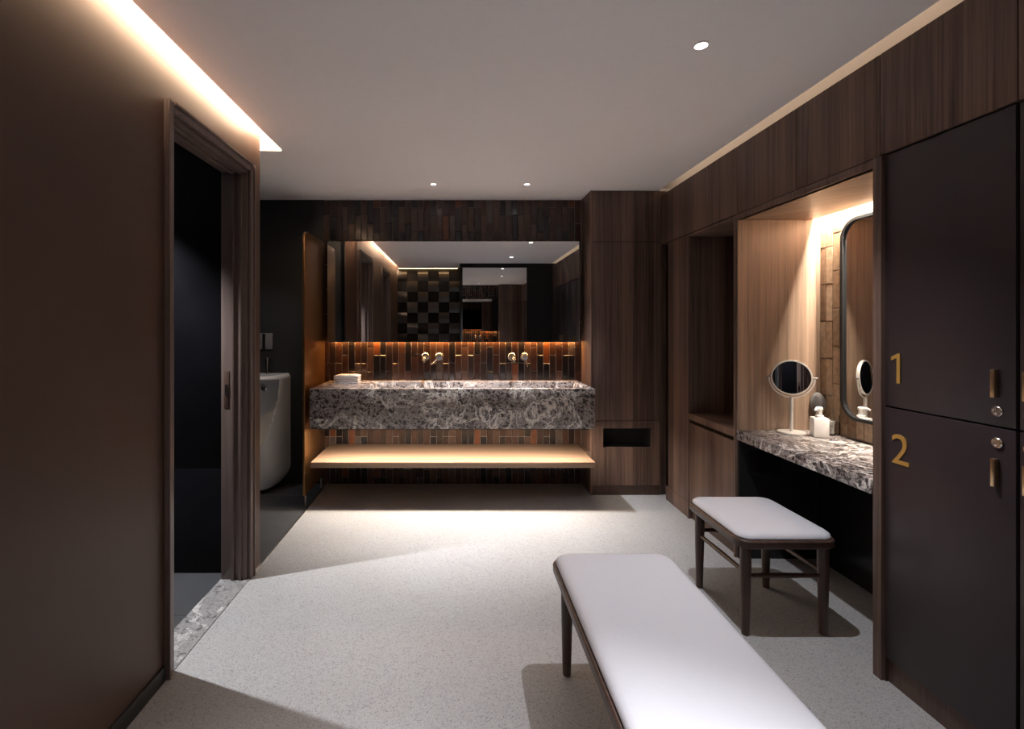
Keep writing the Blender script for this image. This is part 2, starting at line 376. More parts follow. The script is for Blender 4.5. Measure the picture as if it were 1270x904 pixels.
for c in range(cols):
    off = ((c*7+random.choice((0, 1, 2, 3)))%3)/3*TL - TL + 0.055
    z = off
    while z < CZ:
        a, b = max(z, 0.0), min(z+TL, CZ-0.002)
        if b-a > 0.015:
            vis = max(0, min(b, CZ)-max(a, 2.08)), max(0, min(b, 1.27)-max(a, 0.90)), max(0, min(b, 0.6)-max(a, 0.35))
            todo.append((max(vis[0], vis[1], vis[2]*0.7), -1.172+c*tw, a, b-a))
        z += TL
todo.sort(key=lambda t: -t[0])
for i, (v_, x, z, l_) in enumerate(todo): put_tile(wb, x, z, tw, l_, i < 300 and v_ > 0)
fo = obj('tile_field', field, 'tilefield', wb); fo['kind'] = 'stuff'

# right wall behind the joinery, alcove back wall with tiles
struct('wall_right', B(2.2, 2.25, -1.1, 4.3, 0, CZ), 'black', 'wall behind the joinery')
AY0, AY1, AX, AZ = 1.911, 2.87, 2.15, 2.0
wa = struct('wall_alcove', B(AX, 2.2, AY0, AY1, 0, AZ+0.13), 'grout', 'tiled back wall of the dressing alcove')
nc = 18; tw2 = (AY1-AY0)/nc
for c in range(nc):
    z = 0.76 + random.choice((0, 1, 2))/3*TL - TL
    while z < AZ+0.10:
        a, b = max(z, 0.762), min(z+TL, AZ+0.10)
        if b-a > 0.015:
            ww, ll = round(tw2-0.0025, 4), round(b-a-0.0025, 4)
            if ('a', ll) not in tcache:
                me = mesh_from('tile', tile_mesh(ww, ll)); me.materials.append(M['paletile']); tcache[('a', ll)] = me
            o = bpy.data.objects.new('tile', tcache[('a', ll)]); COL.objects.link(o); o.parent = wa
            o.location = Vector((AX, AY1-c*tw2, a))-wa.location
            o.rotation_euler = (random.gauss(0, 0.006), 0, -PI/2+random.gauss(0, 0.008))
        z += TL

# rear of the room (seen in the mirrors): chequered tile wall, return, mirror wall
YR, YM = -0.90, -0.20
wr = struct('wall_rear', B(-1.16, 0.03, YR-0.1, YR, 0, CZ), 'black', 'chequered black tile wall at the rear, seen in the mirror')
sq = 0.198
t_in = mesh_from('tile', B(0.001, sq-0.001, 0, 0.012, 0.001, sq-0.001), 0.002, 1); t_in.materials.append(M['blackgloss'])
f = MB()
loops = []
for k in range(9):
    q = k/8; zz = 0.002+q*(sq-0.004); d = 0.02+0.03*math.sin(PI*q)
    loops.append([(0.002, 0, zz), (sq-0.002, 0, zz), (sq-0.002, d, zz), (0.002, d, zz)])
t_out = mesh_from('tile', MB().loft(loops), smooth=True); t_out.materials.append(plain('grey_gloss_tile', (0.05, 0.043, 0.038), 0.2))
for c in range(6):
    for r_ in range(12):
        zz = CZ-0.05-(r_+1)*sq
        if zz < 0: continue
        o = bpy.data.objects.new('tile', t_out if (c+r_) % 2 == 0 else t_in); COL.objects.link(o); o.parent = wr
        o.location = Vector((-1.155+c*sq, YR, zz))-wr.location
struct('wall_return', B(0.03, 0.06, YR-0.1, YM-0.02, 0, CZ), 'black', 'short black return wall at the rear')
struct('wall_rear_panel', B(0.03, 1.75, YM-0.06, YM-0.02, 0, CZ), 'black', 'black panelled rear wall around the tall mirror')
wm = thing('tall_mirror', 'tall black-framed mirror on the rear wall, seen only in the vanity mirror', 'mirror', (0.64, YM, 0.05))
obj('glass', B(0.08, 1.20, YM-0.02, YM-0.012, 0.06, 2.40), 'mirror', wm)
f = MB(); f.box(0.05, 0.08, YM-0.02, YM, 0.05, 2.43); f.box(1.20, 1.23, YM-0.02, YM, 0.05, 2.43); f.box(0.08, 1.20, YM-0.02, YM, 2.40, 2.43); f.box(0.08, 1.20, YM-0.02, YM, 0.05, 0.06)
obj('frame', f, 'black', wm)
area('rear_wall_led', (-0.56, YR+0.12, 2.455), 1.1, 0.02, 2.5, WARM)

# ------------------------------------------------------------ downlights (each lamp carries its own light)
def downlight(x, y, power, angle, blend, label, col=NEUT, tilt=(0, 0), r=0.028, rad=0.018):
    t = thing('downlight', label, 'downlight', (x, y, CZ-0.006))
    n = 24; lo = []
    for rr, zz in ((r+0.008, CZ), (r+0.008, CZ-0.003), (r, CZ-0.004), (r-0.001, CZ-0.0005)):
        lo.append([(x+rr*math.cos(2*PI*k/n), y+rr*math.sin(2*PI*k/n), zz) for k in range(n)])
    obj('trim_ring', MB().loft(lo, True, False), 'ceil', t, smooth=True)
    lens = [[(x+rr*math.cos(2*PI*k/n), y+rr*math.sin(2*PI*k/n), zz) for k in range(n)] for rr, zz in ((r-0.002, CZ-0.0010), (r-0.002, CZ-0.0025))]
    obj('lens', MB().loft(lens), 'lamp', t)
    l = bpy.data.lights.new('downlight_beam', 'SPOT'); l.energy = power; l.color = col; l.spot_size = math.radians(angle); l.spot_blend = blend; l.shadow_soft_size = rad
    o = bpy.data.objects.new('downlight_beam', l); COL.objects.link(o); o.parent = t; o.location = (0, 0, -0.03); o.rotation_euler = (tilt[0], tilt[1], 0)
downlight(0.955, 1.90, 100, 88, 0.8, 'round recessed downlight in the ceiling above the white bench', NEUT, r=0.024)
downlight(0.85, 0.55, 310, 70, 0.8, 'round recessed downlight behind the camera, seen in the vanity mirror', tilt=(-0.15, 0.35))
downlight(-0.19, 3.75, 180, 66, 0.8, 'small recessed downlight above the left basin', r=0.02)
downlight(0.535, 3.75, 180, 66, 0.8, 'small recessed downlight above the right basin', r=0.02)
downlight(-2.07, 2.27, 280, 100, 0.5, 'recessed downlight inside the side room beyond the doorway', (0.95, 0.97, 1.0))
downlight(-1.75, 3.55, 17, 90, 0.5, 'recessed downlight in front of the urinal')

# ------------------------------------------------------------ vanity
VX0, VX1, VY0, VZ0, VZ1 = -1.115, 1.032, 3.636, 0.60, 0.903
van = thing('stone_washbasin', 'long floating brown-grey marble washbasin block with two sunken basins', 'washbasin', ((VX0+VX1)/2, VY0, VZ0))
BAS = ((-0.69, 0.055), (0.265, 0.985)); BY0, BY1, BD = 3.70, 4.10, 0.11
f = MB()
xs = [VX0, BAS[0][0], BAS[0][1], BAS[1][0], BAS[1][1], VX1]; ys = [VY0, BY0, BY1, YB-0.016]
bm_v = {}
def V(x, y, z):
    k = (round(x, 4), round(y, 4), round(z, 4))
    if k not in bm_v: bm_v[k] = len(f.v); f.v.append((x, y, z))
    return bm_v[k]
for i in range(5):
    for j in range(3):
        x0, x1, y0, y1 = xs[i], xs[i+1], ys[j], ys[j+1]
        if j == 1 and i in (1, 3):
            zf, zb = VZ1-0.05, VZ1-BD
            q = 0.03
            a = [V(x0, y0, VZ1), V(x1, y0, VZ1), V(x1, y1, VZ1), V(x0, y1, VZ1)]
            b = [V(x0+q, y0+q, zf), V(x1-q, y0+q, zf), V(x1-q, y1-0.006, zb), V(x0+q, y1-0.006, zb)]
            for k in range(4): f.f.append((a[k], a[(k+1) % 4], b[(k+1) % 4], b[k]))
            f.f.append(tuple(b))
        else: f.f.append((V(x0, y0, VZ1), V(x1, y0, VZ1), V(x1, y1, VZ1), V(x0, y1, VZ1)))
top = [V(x, VY0, VZ1) for x in xs]; bot = [V(x, VY0, VZ0) for x in xs]
for i in range(5): f.f.append((top[i], top[i+1], bot[i+1], bot[i]))
for xx in (VX0, VX1):
    for j in range(3): f.f.append((V(xx, ys[j], VZ1), V(xx, ys[j+1], VZ1), V(xx, ys[j+1], VZ0), V(xx, ys[j], VZ0)))
for i in range(5): f.f.append((V(xs[i], ys[3], VZ1), V(xs[i+1], ys[3], VZ1), V(xs[i+1], ys[3], VZ0), V(xs[i], ys[3], VZ0)))
f.f.append(tuple([V(x, VY0, VZ0) for x in xs]+[V(xs[-1], y, VZ0) for y in ys[1:]]+[V(x, ys[3], VZ0) for x in xs[-2::-1]]+[V(xs[0], y, VZ0) for y in ys[2:0:-1]]))
obj('stone_block', f, 'marble', van, 0.004)
for bx in BAS:
    cx = (bx[0]+bx[1])/2
    lo = [[(cx+r_*math.cos(2*PI*k/20), BY1-0.05+r_*math.sin(2*PI*k/20), z) for k in range(20)] for r_, z in ((0.03, VZ1-BD+0.002), (0.03, VZ1-BD+0.012), (0.02, VZ1-BD+0.015))]
    obj('drain', MB().loft(lo), 'chrome', van, smooth=True)
u = obj('led_channel', B(VX0+0.05, VX1-0.05, 3.655, 3.675, VZ0-0.008, VZ0), 'black', van)
area('under_basin_led', ((VX0+VX1)/2, 3.665, VZ0-0.010), VX1-VX0-0.02, 0.014, 23.0, (1.0, 0.84, 0.66))
sh = thing('wooden_shelf', 'pale brown wooden shelf board beneath the floating washbasin', 'shelf', ((VX0+VX1)/2, VY0, 0.306))
obj('board', B(-1.11, 1.034, VY0+0.004, YB-0.012, 0.306, 0.349), 'shelf', sh, 0.003)
obj('bracket', B(1.034, 1.077, VY0+0.30, YB-0.02, 0.306, 0.349), 'walnut', sh)

# mirror above the vanity, standing off the tiles, LED behind its lower edge
mv = thing('vanity_mirror', 'long wide frameless backlit mirror above the washbasin', 'mirror', (-0.02, 4.12, 1.24))
MZ0, MZ1, MX0, MX1 = 1.238, 2.095, -1.112, 1.035
obj('glass', B(MX0, MX1, 4.12, 4.126, MZ0, MZ1), 'mirror', mv)
obj('backing_box', B(MX0+0.01, MX1-0.01, 4.127, 4.170, MZ0+0.02, MZ1-0.005), 'black', mv)
obj('led_strip', B(MX0+0.01, MX1-0.005, 4.171, 4.210, MZ0+0.015, MZ0+0.019), 'black', mv)
area('mirror_led', ((MX0+MX1)/2+0.01, 4.203, MZ0+0.012), MX1-MX0-0.01, 0.008, 11, (1.0, 0.50, 0.16))

def rosette(p, r, t, n=20):
    return [[(p[0]+rr*math.cos(2*PI*k/n), p[1]-yy, p[2]+rr*math.sin(2*PI*k/n)) for k in range(n)] for rr, yy in ((r, 0), (r, t-0.002), (r-0.002, t))]
def faucet(x0, x1, lev, label):
    yw, z = YB-0.010, 1.108
    t = thing('wall_faucet', label, 'faucet', ((x0+x1)/2, yw, z))
    obj('spout_plate', MB().loft(rosette((x0, yw, z), 0.034, 0.010)), 'chrome', t, smooth=True)
    obj('spout', MB().tube([(x0, yw-0.008, z), (x0, yw-0.15, z), (x0, yw-0.172, z-0.006), (x0, yw-0.18, z-0.025), (x0, yw-0.18, z-0.04)], [0.013, 0.013, 0.0135, 0.0135, 0.013]), 'chrome', t, smooth=True)
    obj('valve_plate', MB().loft(rosette((x1, yw, z), 0.034, 0.010)), 'chrome', t, smooth=True)
    v = obj('valve_body', MB().loft(rosette((x1, yw-0.01, z), 0.024, 0.045)), 'grey', t, smooth=True)
    obj('lever', MB().tube([(x1, yw-0.04, z), (x1+lev[0], yw-0.06, z+lev[1])], [0.0065, 0.005]), 'chrome', v, smooth=True)
faucet(-0.283, -0.163, (-0.065, -0.065), 'steel wall-mounted tap over the left basin, lever pointing down-left')
faucet(0.468, 0.578, (0.02, -0.085), 'steel wall-mounted tap over the right basin, lever pointing down')
for k in range(4):
    dx, dz = random.uniform(-.004, .004), VZ1+0.001+k*0.0165
    x0, x1, y0, y1 = -1.02+dx, -0.82+dx, 3.98, 4.11
    mb = MB()
    lo = []
    for i in range(13):
        x = x0+(x1-x0)*i/12; e = min(1, min(i, 12-i)/1.5)
        h = 0.0155*(0.55+0.45*e); wv = 0.0012*math.sin(i*1.3+k)
        lo.append([(x, y0+.004*(1-e), dz+0.0003), (x, y1-.004*(1-e), dz+0.0003), (x, y1, dz+h*.5), (x, y1-.006, dz+h+max(wv, -.001)*.3), (x, y0+.006, dz+h+max(wv, -.001)*.3), (x, y0, dz+h*.5)])
    mb.loft(lo)
    tag(obj('folded_towel', mb, 'towel', smooth=True), ['white folded towel at the bottom of the stack on the washbasin', 'white folded towel second from the bottom of the stack', 'white folded towel second from the top of the stack', 'white folded towel on top of the stack beside the left basin'][k], 'towel', 'folded towels on the washbasin')

# bronze wing screen left of the vanity
ws_ = thing('wing_screen', 'thin bronze metal screen panel standing between washbasin and urinal', 'screen', (-1.165, 3.95, 0))
pts = []
r = 0.07; y0, y1, z0, z1 = 3.665, YB-0.006, 0.085, 2.10
for k in range(9):
    a = PI/2+PI/2*k/8; pts.append((y0+r+r*math.cos(a), z1-r+r*math.sin(a)))
pts += [(y0, z0), (y1, z0), (y1, z1)]
obj('panel', MB().loft([[(-1.178, y, z) for y, z in pts], [(-1.160, y, z) for y, z in pts]]), 'bronze', ws_, 0.002)
for yy in (3.70, 4.12): obj('foot', B(-1.175, -1.163, yy, yy+0.02, 0.0, 0.085), 'steel_trim', ws_, 0.001)

# ------------------------------------------------------------ tall cabinet on the right of the vanity
CY = 3.93
tc = thing('tall_cabinet', 'tall dark walnut cabinet with a black slot vent right of the washbasin', 'cabinet', (1.37, CY, 0))
f = MB(); f.box(1.077, 1.095, CY, YB-0.001, 0.0, CZ); f.box(1.095, 1.70, CY+0.19, YB-0.001, 0.08, CZ); f.box(1.64, 1.70, CY+0.02, YB-0.001, 0.0, CZ)
obj('body', f, 'walnut', tc, 0.001)
obj('door', B(1.0955, 1.638, CY+0.002, CY+0.022, 2.060, CZ-0.002), 'walnut', tc, 0.0015)
obj('door', B(1.0955, 1.638, CY+0.002, CY+0.022, 0.606, 2.056), 'walnut', tc, 0.0015)
vx0, vx1, vz0, vz1 = 1.180, 1.572, 0.388, 0.543
f = MB(); f.box(1.0955, vx0, CY+0.002, CY+0.022, 0.08, 0.602); f.box(vx1, 1.638, CY+0.002, CY+0.022, 0.08, 0.602); f.box(vx0, vx1, CY+0.002, CY+0.022, 0.08, vz0); f.box(vx0, vx1, CY+0.002, CY+0.022, vz1, 0.602)
lp = obj('access_panel', f, 'walnut', tc)
f = MB(); f.box(vx0-.01, vx1+.01, CY+0.022, CY+0.18, vz0-.02, vz0-.002); f.box(vx0-.01, vx1+.01, CY+0.022, CY+0.18, vz1+.002, vz1+.02); f.box(vx0-.02, vx0-.002, CY+.022, CY+.18, vz0-.02, vz1+.02); f.box(vx1+.002, vx1+.02, CY+.022, CY+.18, vz0-.02, vz1+.02); f.box(vx0-.02, vx1+.02, CY+.17, CY+.185, vz0-.02, vz1+.02)
obj('vent_box', f, 'black', lp)
obj('plinth', B(1.095, 1.64, CY+0.006, CY+0.03, 0.0, 0.078), 'dark_wood', tc)

# ------------------------------------------------------------ right-hand joinery
TZ = 2.434
NY0, NY1 = 2.89, 3.47
nt_ = thing('niche_cabinet', 'walnut cabinet with a deep dark open niche above a low door', 'cabinet', (1.70, 3.4, 0))
obj('filler_panel', B(XR, XR+0.02, NY1+0.004, 3.80, 0.11, 2.03), 'walnut', nt_, 0.0015)
obj('filler_plinth', B(XR, XR+0.02, NY1+0.004, 3.84, 0, 0.108), 'walnut', nt_, 0.0015)
obj('upright', B(XR-0.005, 2.19, NY1-0.016, NY1+0.004, 0, 2.03), 'walnut', nt_, 0.001)
obj('upright', B(XR-0.004, 2.19, AY1, NY0, 0, 2.03), 'walnut', nt_, 0.001)
obj('niche_top', B(XR, 2.19, NY0, NY1-0.016, 2.012, 2.03), 'walnut', nt_)
obj('niche_back', B(2.12, 2.19, NY0, NY1-0.016, 0.76, 2.012), 'dark_wood', nt_)
obj('sill', B(XR-0.004, 2.12, NY0, NY1-0.016, 0.71, 0.755), 'walnut', nt_, 0.0015)
ym = 3.16
obj('door', B(XR, XR+0.02, NY0+0.002, ym-0.001, 0.075, 0.685), 'walnut', nt_, 0.0015)
obj('door', B(XR, XR+0.02, ym+0.001, NY1-0.018, 0.075, 0.685), 'walnut', nt_, 0.0015)
obj('carcass', B(XR+0.03, 2.19, NY0, NY1-0.016, 0.075, 0.70), 'black', nt_)
obj('plinth', B(XR+0.02, XR+0.04, NY0, NY1-0.016, 0, 0.073), 'dark_wood', nt_)

seams = [(3.928, 2.862), (2.858, 2.359), (2.355, 1.893), (1.889, 1.428), (1.424, 0.982), (0.978, 0.536), (0.532, -0.19)]
ohl = ['overhead walnut cabinet above the dark open niche', 'overhead walnut cabinet above the left half of the dressing alcove', 'overhead walnut cabinet above the right half of the dressing alcove',
       'overhead walnut cabinet above lockers 1 and 2', 'overhead walnut cabinet above the locker column cut by the right picture edge', 'overhead walnut cabinet above the third locker column', 'overhead walnut cabinet beside the rear wall']
for (a, b), lab in zip(seams, ohl):
    t = thing('overhead_cabinet', lab, 'cabinet', (XR, (a+b)/2, 2.035), 'overhead cabinets on the right')
    obj('carcass', B(XR+0.022, 2.06, b, a, 2.035, TZ-0.001), 'dark_wood', t)
    obj('door', B(XR, XR+0.02, b, a, 2.037, TZ), 'walnut', t, 0.0015)

# dressing alcove
al = thing('dressing_alcove', 'warmly lit timber-lined dressing alcove between niche and lockers', 'alcove', (1.9, 2.39, 0))
obj('side_panel', B(XR+0.004, AX-0.011, AY1-0.014, AY1-0.0005, 0.70, AZ), 'oak', al)
obj('side_panel', B(XR+0.004, AX-0.011, AY0, AY0+0.014, 0.70, AZ), 'oak', al)
obj('soffit', B(XR+0.004, AX-0.061, AY0, AY1, AZ, AZ+0.016), 'oak', al)
obj('rail', B(XR-0.004, XR+0.03, AY0, AY1, AZ, AZ+0.033), 'walnut', al, 0.001)
obj('post', B(XR-0.012, XR+0.5, AY0-0.038, AY0, 0, 2.033), 'walnut', al, 0.0015)
f = MB(); f.box(AX-0.060, AX-0.056, AY0, AY1, AZ+0.0, AZ+0.12); f.box(AX-0.060, AX-0.002, AY0, AY1, AZ+0.112, AZ+0.12); f.box(AX-0.056, AX-0.010, AY1-0.004, AY1, AZ, AZ+0.112); f.box(AX-0.056, AX-0.010, AY0, AY0+0.004, AZ, AZ+0.112)
ch = obj('led_channel', f, 'ceil', al)
obj('led_strip', B(AX-0.0555, AX-0.052, AY0+0.02, AY1-0.016, AZ+0.001, AZ+0.006), 'led', ch)
area('alcove_led', (AX-0.040, (AY0+AY1)/2, AZ+0.072), 0.022, AY1-AY0-0.05, 85, (1.0, 0.89, 0.76))
ud = obj('lower_side_panel', B(XR+0.01, AX-0.03, AY1-0.014, AY1-0.0005, 0, 0.70), 'black', al)
obj('access_box', B(1.72, 1.90, AY1-0.032, AY1-0.0142, 0.50, 0.635), 'blackgloss', ud, 0.003)
lb = obj('unlit_tile_panel', B(AX-0.03, AX-0.001, AY0, AY1, 0, 0.70), 'blackgloss', al)  # stands in for unlit tiles under the counter; shade put into its black colour
ct = tag(obj('stone_counter', B(XR-0.006, AX-0.012, AY0+0.0145, AY1-0.0145, 0.702, 0.76), 'marble', bevel=0.004), 'brown-grey marble counter slab inside the dressing alcove', 'counter')
# rounded black-framed mirror
am = thing('alcove_mirror', 'black-framed wall mirror with rounded corners in the dressing alcove', 'mirror', (AX-0.02, 2.38, 0.87))
def yz_loop(y0, y1, z0, z1, r, x, n=8): return [(x, p[0], p[1]) for p in [(q[0], q[1]) for q in rrect(y0, y1, z0, z1, r, 0, n)]]
my0, my1, mz0, mz1 = 2.09, 2.675, 0.868, 1.955
o1 = lambda x: yz_loop(my0, my1, mz0, mz1, 0.11, x); i1 = lambda x: yz_loop(my0+.016, my1-.016, mz0+.016, mz1-.016, 0.095, x)
x0, x1 = AX-0.012, AX-0.038
f = MB(); f.loft([i1(x0), o1(x0), o1(x1), i1(x1), i1(x0)], False, False)
obj('frame', f, 'black', am, smooth=False)
obj('glass', MB().loft([i1(AX-0.020), i1(AX-0.026)]), 'mirror', am)

# lockers
def number(txt, x, y, z, h, parent):
    if txt == '1':      # stem with a slanted flag and no foot
        pl = [(0.000, 0), (0.014, 0), (0.014, h), (0.004, h), (-0.023, h-0.014), (-0.023, h-0.027), (0.000, h-0.017)]
        lp = lambda xx: [(xx, y-a, z-h/2+b) for a, b in pl]
        n = obj('number', MB().loft([lp(x+0.0016), lp(x-0.0016)]), 'gold', parent); n['label'] = 'gold numeral 1'; return
    cu = bpy.data.curves.new('number', 'FONT'); cu.body = txt; cu.size = h/0.70; cu.extrude = 0.0015; cu.align_x = 'CENTER'; cu.align_y = 'CENTER'; cu.offset = 0.0
    o = bpy.data.objects.new('number_text', cu); COL.objects.link(o); bpy.context.view_layer.update()
    me = bpy.data.meshes.new_from_object(o.evaluated_get(bpy.context.evaluated_depsgraph_get())); bpy.data.objects.remove(o)
    me.transform(Matrix(((0, 0, -1, x), (-1, 0, 0, y), (0, 1, 0, z), (0, 0, 0, 1))))
    me.transform(Matrix.Translation(-root_of(parent).location))
    n = bpy.data.objects.new('number', me); COL.objects.link(n); me.materials.clear(); me.materials.append(M['gold']); n.parent = parent
    n['label'] = 'gold numeral %s' % txt
def locker(ya, yb, hy, label, nums=None):
    t = thing('locker', label, 'locker', (XR+0.2, (ya+yb)/2, 0), 'locker columns on the right')
    obj('carcass', B(XR+0.022, 2.19, yb, ya, 0.09, 2.033), 'black', t)
    obj('plinth', B(XR+0.014, XR+0.034, yb, ya, 0, 0.088), 'dark_wood', t)
    for i, (z0, z1) in enumerate(((1.066, 2.028), (0.095, 1.060))):
        d = obj('door', B(XR, XR+0.02, yb+0.003, ya-0.003, z0, z1), 'locker', t, 0.0025)
        zh = 1.196 if i == 0 else 0.923; zl = 1.111 if i == 0 else 1.015
        f = MB().box(XR-0.015, XR-0.0003, hy-0.006, hy+0.006, zh-0.043, zh+0.043)
        obj('handle', f, 'brass', d, 0.0015)
        n = 20; yl = hy-0.004
        lo = [[(XR-xx, yl+rr*math.cos(2*PI*k/n), zl+rr*math.sin(2*PI*k/n)) for k in range(n)] for rr, xx in ((0.016, 0.0), (0.016, 0.005), (0.014, 0.007), (0.009, 0.007), (0.008, 0.004))]
        k_ = obj('lock', MB().loft(lo), 'chrome', d, smooth=True)
        if nums: number(nums[i], XR-0.0018, 1.817 if i == 0 else 1.803, 1.213 if i == 0 else 0.904, 0.112, d)
    if nums: obj('end_stile', B(XR+0.002, XR+0.02, ya-0.0029, ya-0.0001, 0.0, 2.03), 'dark_wood', t)
locker(1.872, 1.428, 1.4815, 'dark plum locker column with gold numbers 1 and 2', ('1', '2'))
locker(1.424, 0.982, 1.3975, 'dark plum locker column at the right picture edge without visible number')
locker(0.978, 0.536, 0.60, 'dark plum locker column second from the rear wall, seen only in the mirror')
locker(0.532, 0.09, 0.47, 'dark plum locker column nearest the rear wall, seen only in the mirror')
struct('trim_3', B(XR+0.0, XR+0.02, -0.19, 0.088, 0, 2.033), 'dark_wood', 'filler panel between lockers and rear wall')

# ------------------------------------------------------------ bench and stool
def seat_furniture(name, label, cat, x0, x1, y0, y1, h, feet, stretch, r=0.06):
    t = thing(name, label, cat, ((x0+x1)/2, (y0+y1)/2, 0))
    ft = 0.038; fz1 = h-0.028; fz0 = fz1-ft
    f = MB().loft([rrect(x0+.006, x1-.006, y0+.006, y1-.006, r-.006, fz0, 8), rrect(x0, x1, y0, y1, r, fz0+.008, 8), rrect(x0, x1, y0, y1, r, fz1-.006, 8), rrect(x0+.005, x1-.005, y0+.005, y1-.005, r-.005, fz1, 8)])
    obj('seat_frame', f, 'dark_wood', t, smooth=True)
    lo = []
    for ins, z in ((0.014, fz1-.002), (0.010, fz1+.006), (0.012, fz1+.014), (0.020, fz1+.022), (0.034, fz1+.027), (0.060, fz1+.030), (0.11, fz1+.033), (0.17, fz1+.034)):
        lo.append(rrect(x0+ins, x1-ins, y0+ins, y1-ins, max(r-ins*0.35, 0.02), z, 8))
    obj('cushion', MB().loft(lo), 'cushion', t, smooth=True)
    legs = []
    for (fx, fy) in feet:
        ix = 0.008 if fx < (x0+x1)/2 else -0.008; iy = 0.006 if fy < (y0+y1)/2 else -0.006
        tp = Vector((fx+ix*0.2, fy+iy*0.2, fz0+0.012)); bt = Vector((fx, fy, 0))
        obj('leg', MB().tube([bt, bt+(tp-bt)*.02, bt+(tp-bt)*.5, bt+(tp-bt)*.75, tp], [0.0150, 0.0165, 0.0215, 0.0235, 0.022], 16), 'dark_wood', t, smooth=True)
        legs.append((fx, fy))
    for a, b, z in stretch:
        pa, pb = legs[a], legs[b]
        obj('stretcher', MB().tube([(pa[0], pa[1], z), ((pa[0]+pb[0])/2, (pa[1]+pb[1])/2, z), (pb[0], pb[1], z)], [0.009, 0.0115, 0.009], 12), 'dark_wood', t, smooth=True)
    return t
seat_furniture('stool', 'short white-cushioned dark wood stool in front of the dressing alcove', 'stool', 1.222, 1.662, 2.095, 2.60, 0.468,
               [(1.280, 2.155), (1.628, 2.155), (1.270, 2.545), (1.620, 2.545)], [(0, 1, 0.262), (2, 3, 0.30), (0, 2, 0.275), (1, 3, 0.275)])
seat_furniture('bench', 'long white-cushioned dark wood bench in the foreground', 'bench', 0.373, 0.852, 0.62, 1.955, 0.468,
               [(0.428, 0.68), (0.797, 0.68), (0.428, 1.905), (0.797, 1.905)], [(0, 1, 0.262), (2, 3, 0.262)])

# ------------------------------------------------------------ urinal
UX, UD, UW, UZ0, UZ1 = -1.665, 0.34, 0.205, 0.03, 0.965
ur = thing('urinal', 'tall white ceramic wall urinal on the black wall', 'urinal', (UX, YB, UZ0))
nx, nz = 56, 90; grid = []
def hw(z):
    q = (z-UZ0)/(UZ1-UZ0)
    e = 1.0
    if q < 0.16: e = 0.62+0.38*math.sin(PI/2*q/0.16)
    if q > 0.96: e = 1-0.10*((q-0.96)/0.04)**2
    return UW*e
def out_d(u, z):
    q = (z-UZ0)/(UZ1-UZ0)
    D = UD*(0.80+0.2*math.sin(PI*min(1, q*1.1)*0.5)) if q < 0.9 else UD*(1.0-0.10*((q-0.9)/0.1)**2)
    return D*(1-abs(u)**3.2)**0.45
def open_f(u, z):           # signed distance-like function of the bowl opening, >0 inside
    zt, zb = 0.935, 0.33
    if z > zt or z < zb: return -1
    q = (z-zb)/(zt-zb); half = 0.88*math.sin(PI/2*q**0.75)**0.8
    return half-abs(u)
f = MB()
for j in range(nz+1):
    z = UZ0+(UZ1-UZ0)*j/nz
    for i in range(nx+1):
        u = -1+2*i/nx; d = out_d(u, z); s_ = open_f(u, z)
        if s_ > 0:
            s2 = min(1, s_/0.30); s2 = min(s2, (0.935-z)/0.05) if z > 0.885 else s2
            d = d-(d-0.07)*(math.sin(PI/2*max(0, s2))**0.8)
        f.v.append((UX+u*hw(z), YB-0.005-max(d, 0.0), z))
for j in range(nz):
    for i in range(nx):
        a = j*(nx+1)+i; f.f.append((a, a+1, a+nx+2, a+nx+1))
f.f.append(tuple(range(nx+1))); f.f.append(tuple(nz*(nx+1)+i for i in range(nx+1)))
f.f.append(tuple(j*(nx+1) for j in range(nz+1))+tuple(j*(nx+1)+nx for j in range(nz, -1, -1)))
obj('bowl', f, 'ceramic', ur, smooth=True)
lo = [[(UX+r_*math.cos(2*PI*k/16), YB-0.075-y_, 0.84+r_*math.sin(2*PI*k/16)) for k in range(16)] for r_, y_ in ((0.03, 0), (0.03, 0.012), (0.02, 0.018))]
obj('spreader', MB().loft(lo), 'chrome', ur, smooth=True)
obj('flush_pipe', MB().tube([(UX+.03, YB-.08, UZ1-.01), (UX+.03, YB-.08, 1.06), (UX+.03, YB-.06, 1.09), (UX+.03, YB-.004, 1.09)], 0.012), 'chrome', ur, smooth=True)
obj('valve', MB().tube([(UX+.03, YB-.08, 1.02), (UX+.03, YB-.08, 1.10), (UX+.03, YB-.08, 1.105)], [0.02, 0.022, 0.015]), 'chrome', ur, smooth=True)
se = thing('flush_sensor', 'grey rectangular flush sensor plate on the wall above the urinal', 'sensor', (UX+.03, YB, 1.17))
obj('plate', B(UX-0.09, UX+0.052, YB-0.020, YB-0.004, 1.172, 1.312), 'grey', se, 0.004)
obj('window', B(UX-0.036, UX-0.010, YB-0.0215, YB-0.0195, 1.176, 1.308), 'blackgloss', se)

# ------------------------------------------------------------ things on the alcove counter
TZ0 = 0.7602
mk = thing('makeup_mirror', 'round steel makeup mirror on a slim pedestal in the alcove', 'mirror', (1.913, 2.775, TZ0))
c = Vector((1.913, 2.775, TZ0)); n = 40
def disc(c, r, z): return [(c[0]+r*math.cos(2*PI*k/n), c[1]+r*math.sin(2*PI*k/n), z) for k in range(n)]
obj('base', MB().loft([disc(c, .068, TZ0), disc(c, .072, TZ0+.003), disc(c, .070, TZ0+.009), disc(c, .02, TZ0+.011)]), 'satin', mk, smooth=True)
obj('pole', MB().tube([c+Vector((0,0,.009)), c+Vector((0,0,.10)), c+Vector((0,0,.205))], [.0095, .0095, .0095]), 'satin', mk, smooth=True)
hc = c+Vector((0.0, 0.0, 0.318))
yaw, tilt = math.radians(-32), math.radians(-3)
R = Matrix.Translation(hc) @ Matrix.Rotation(yaw, 4, 'Z') @ Matrix.Rotation(tilt, 4, 'X')
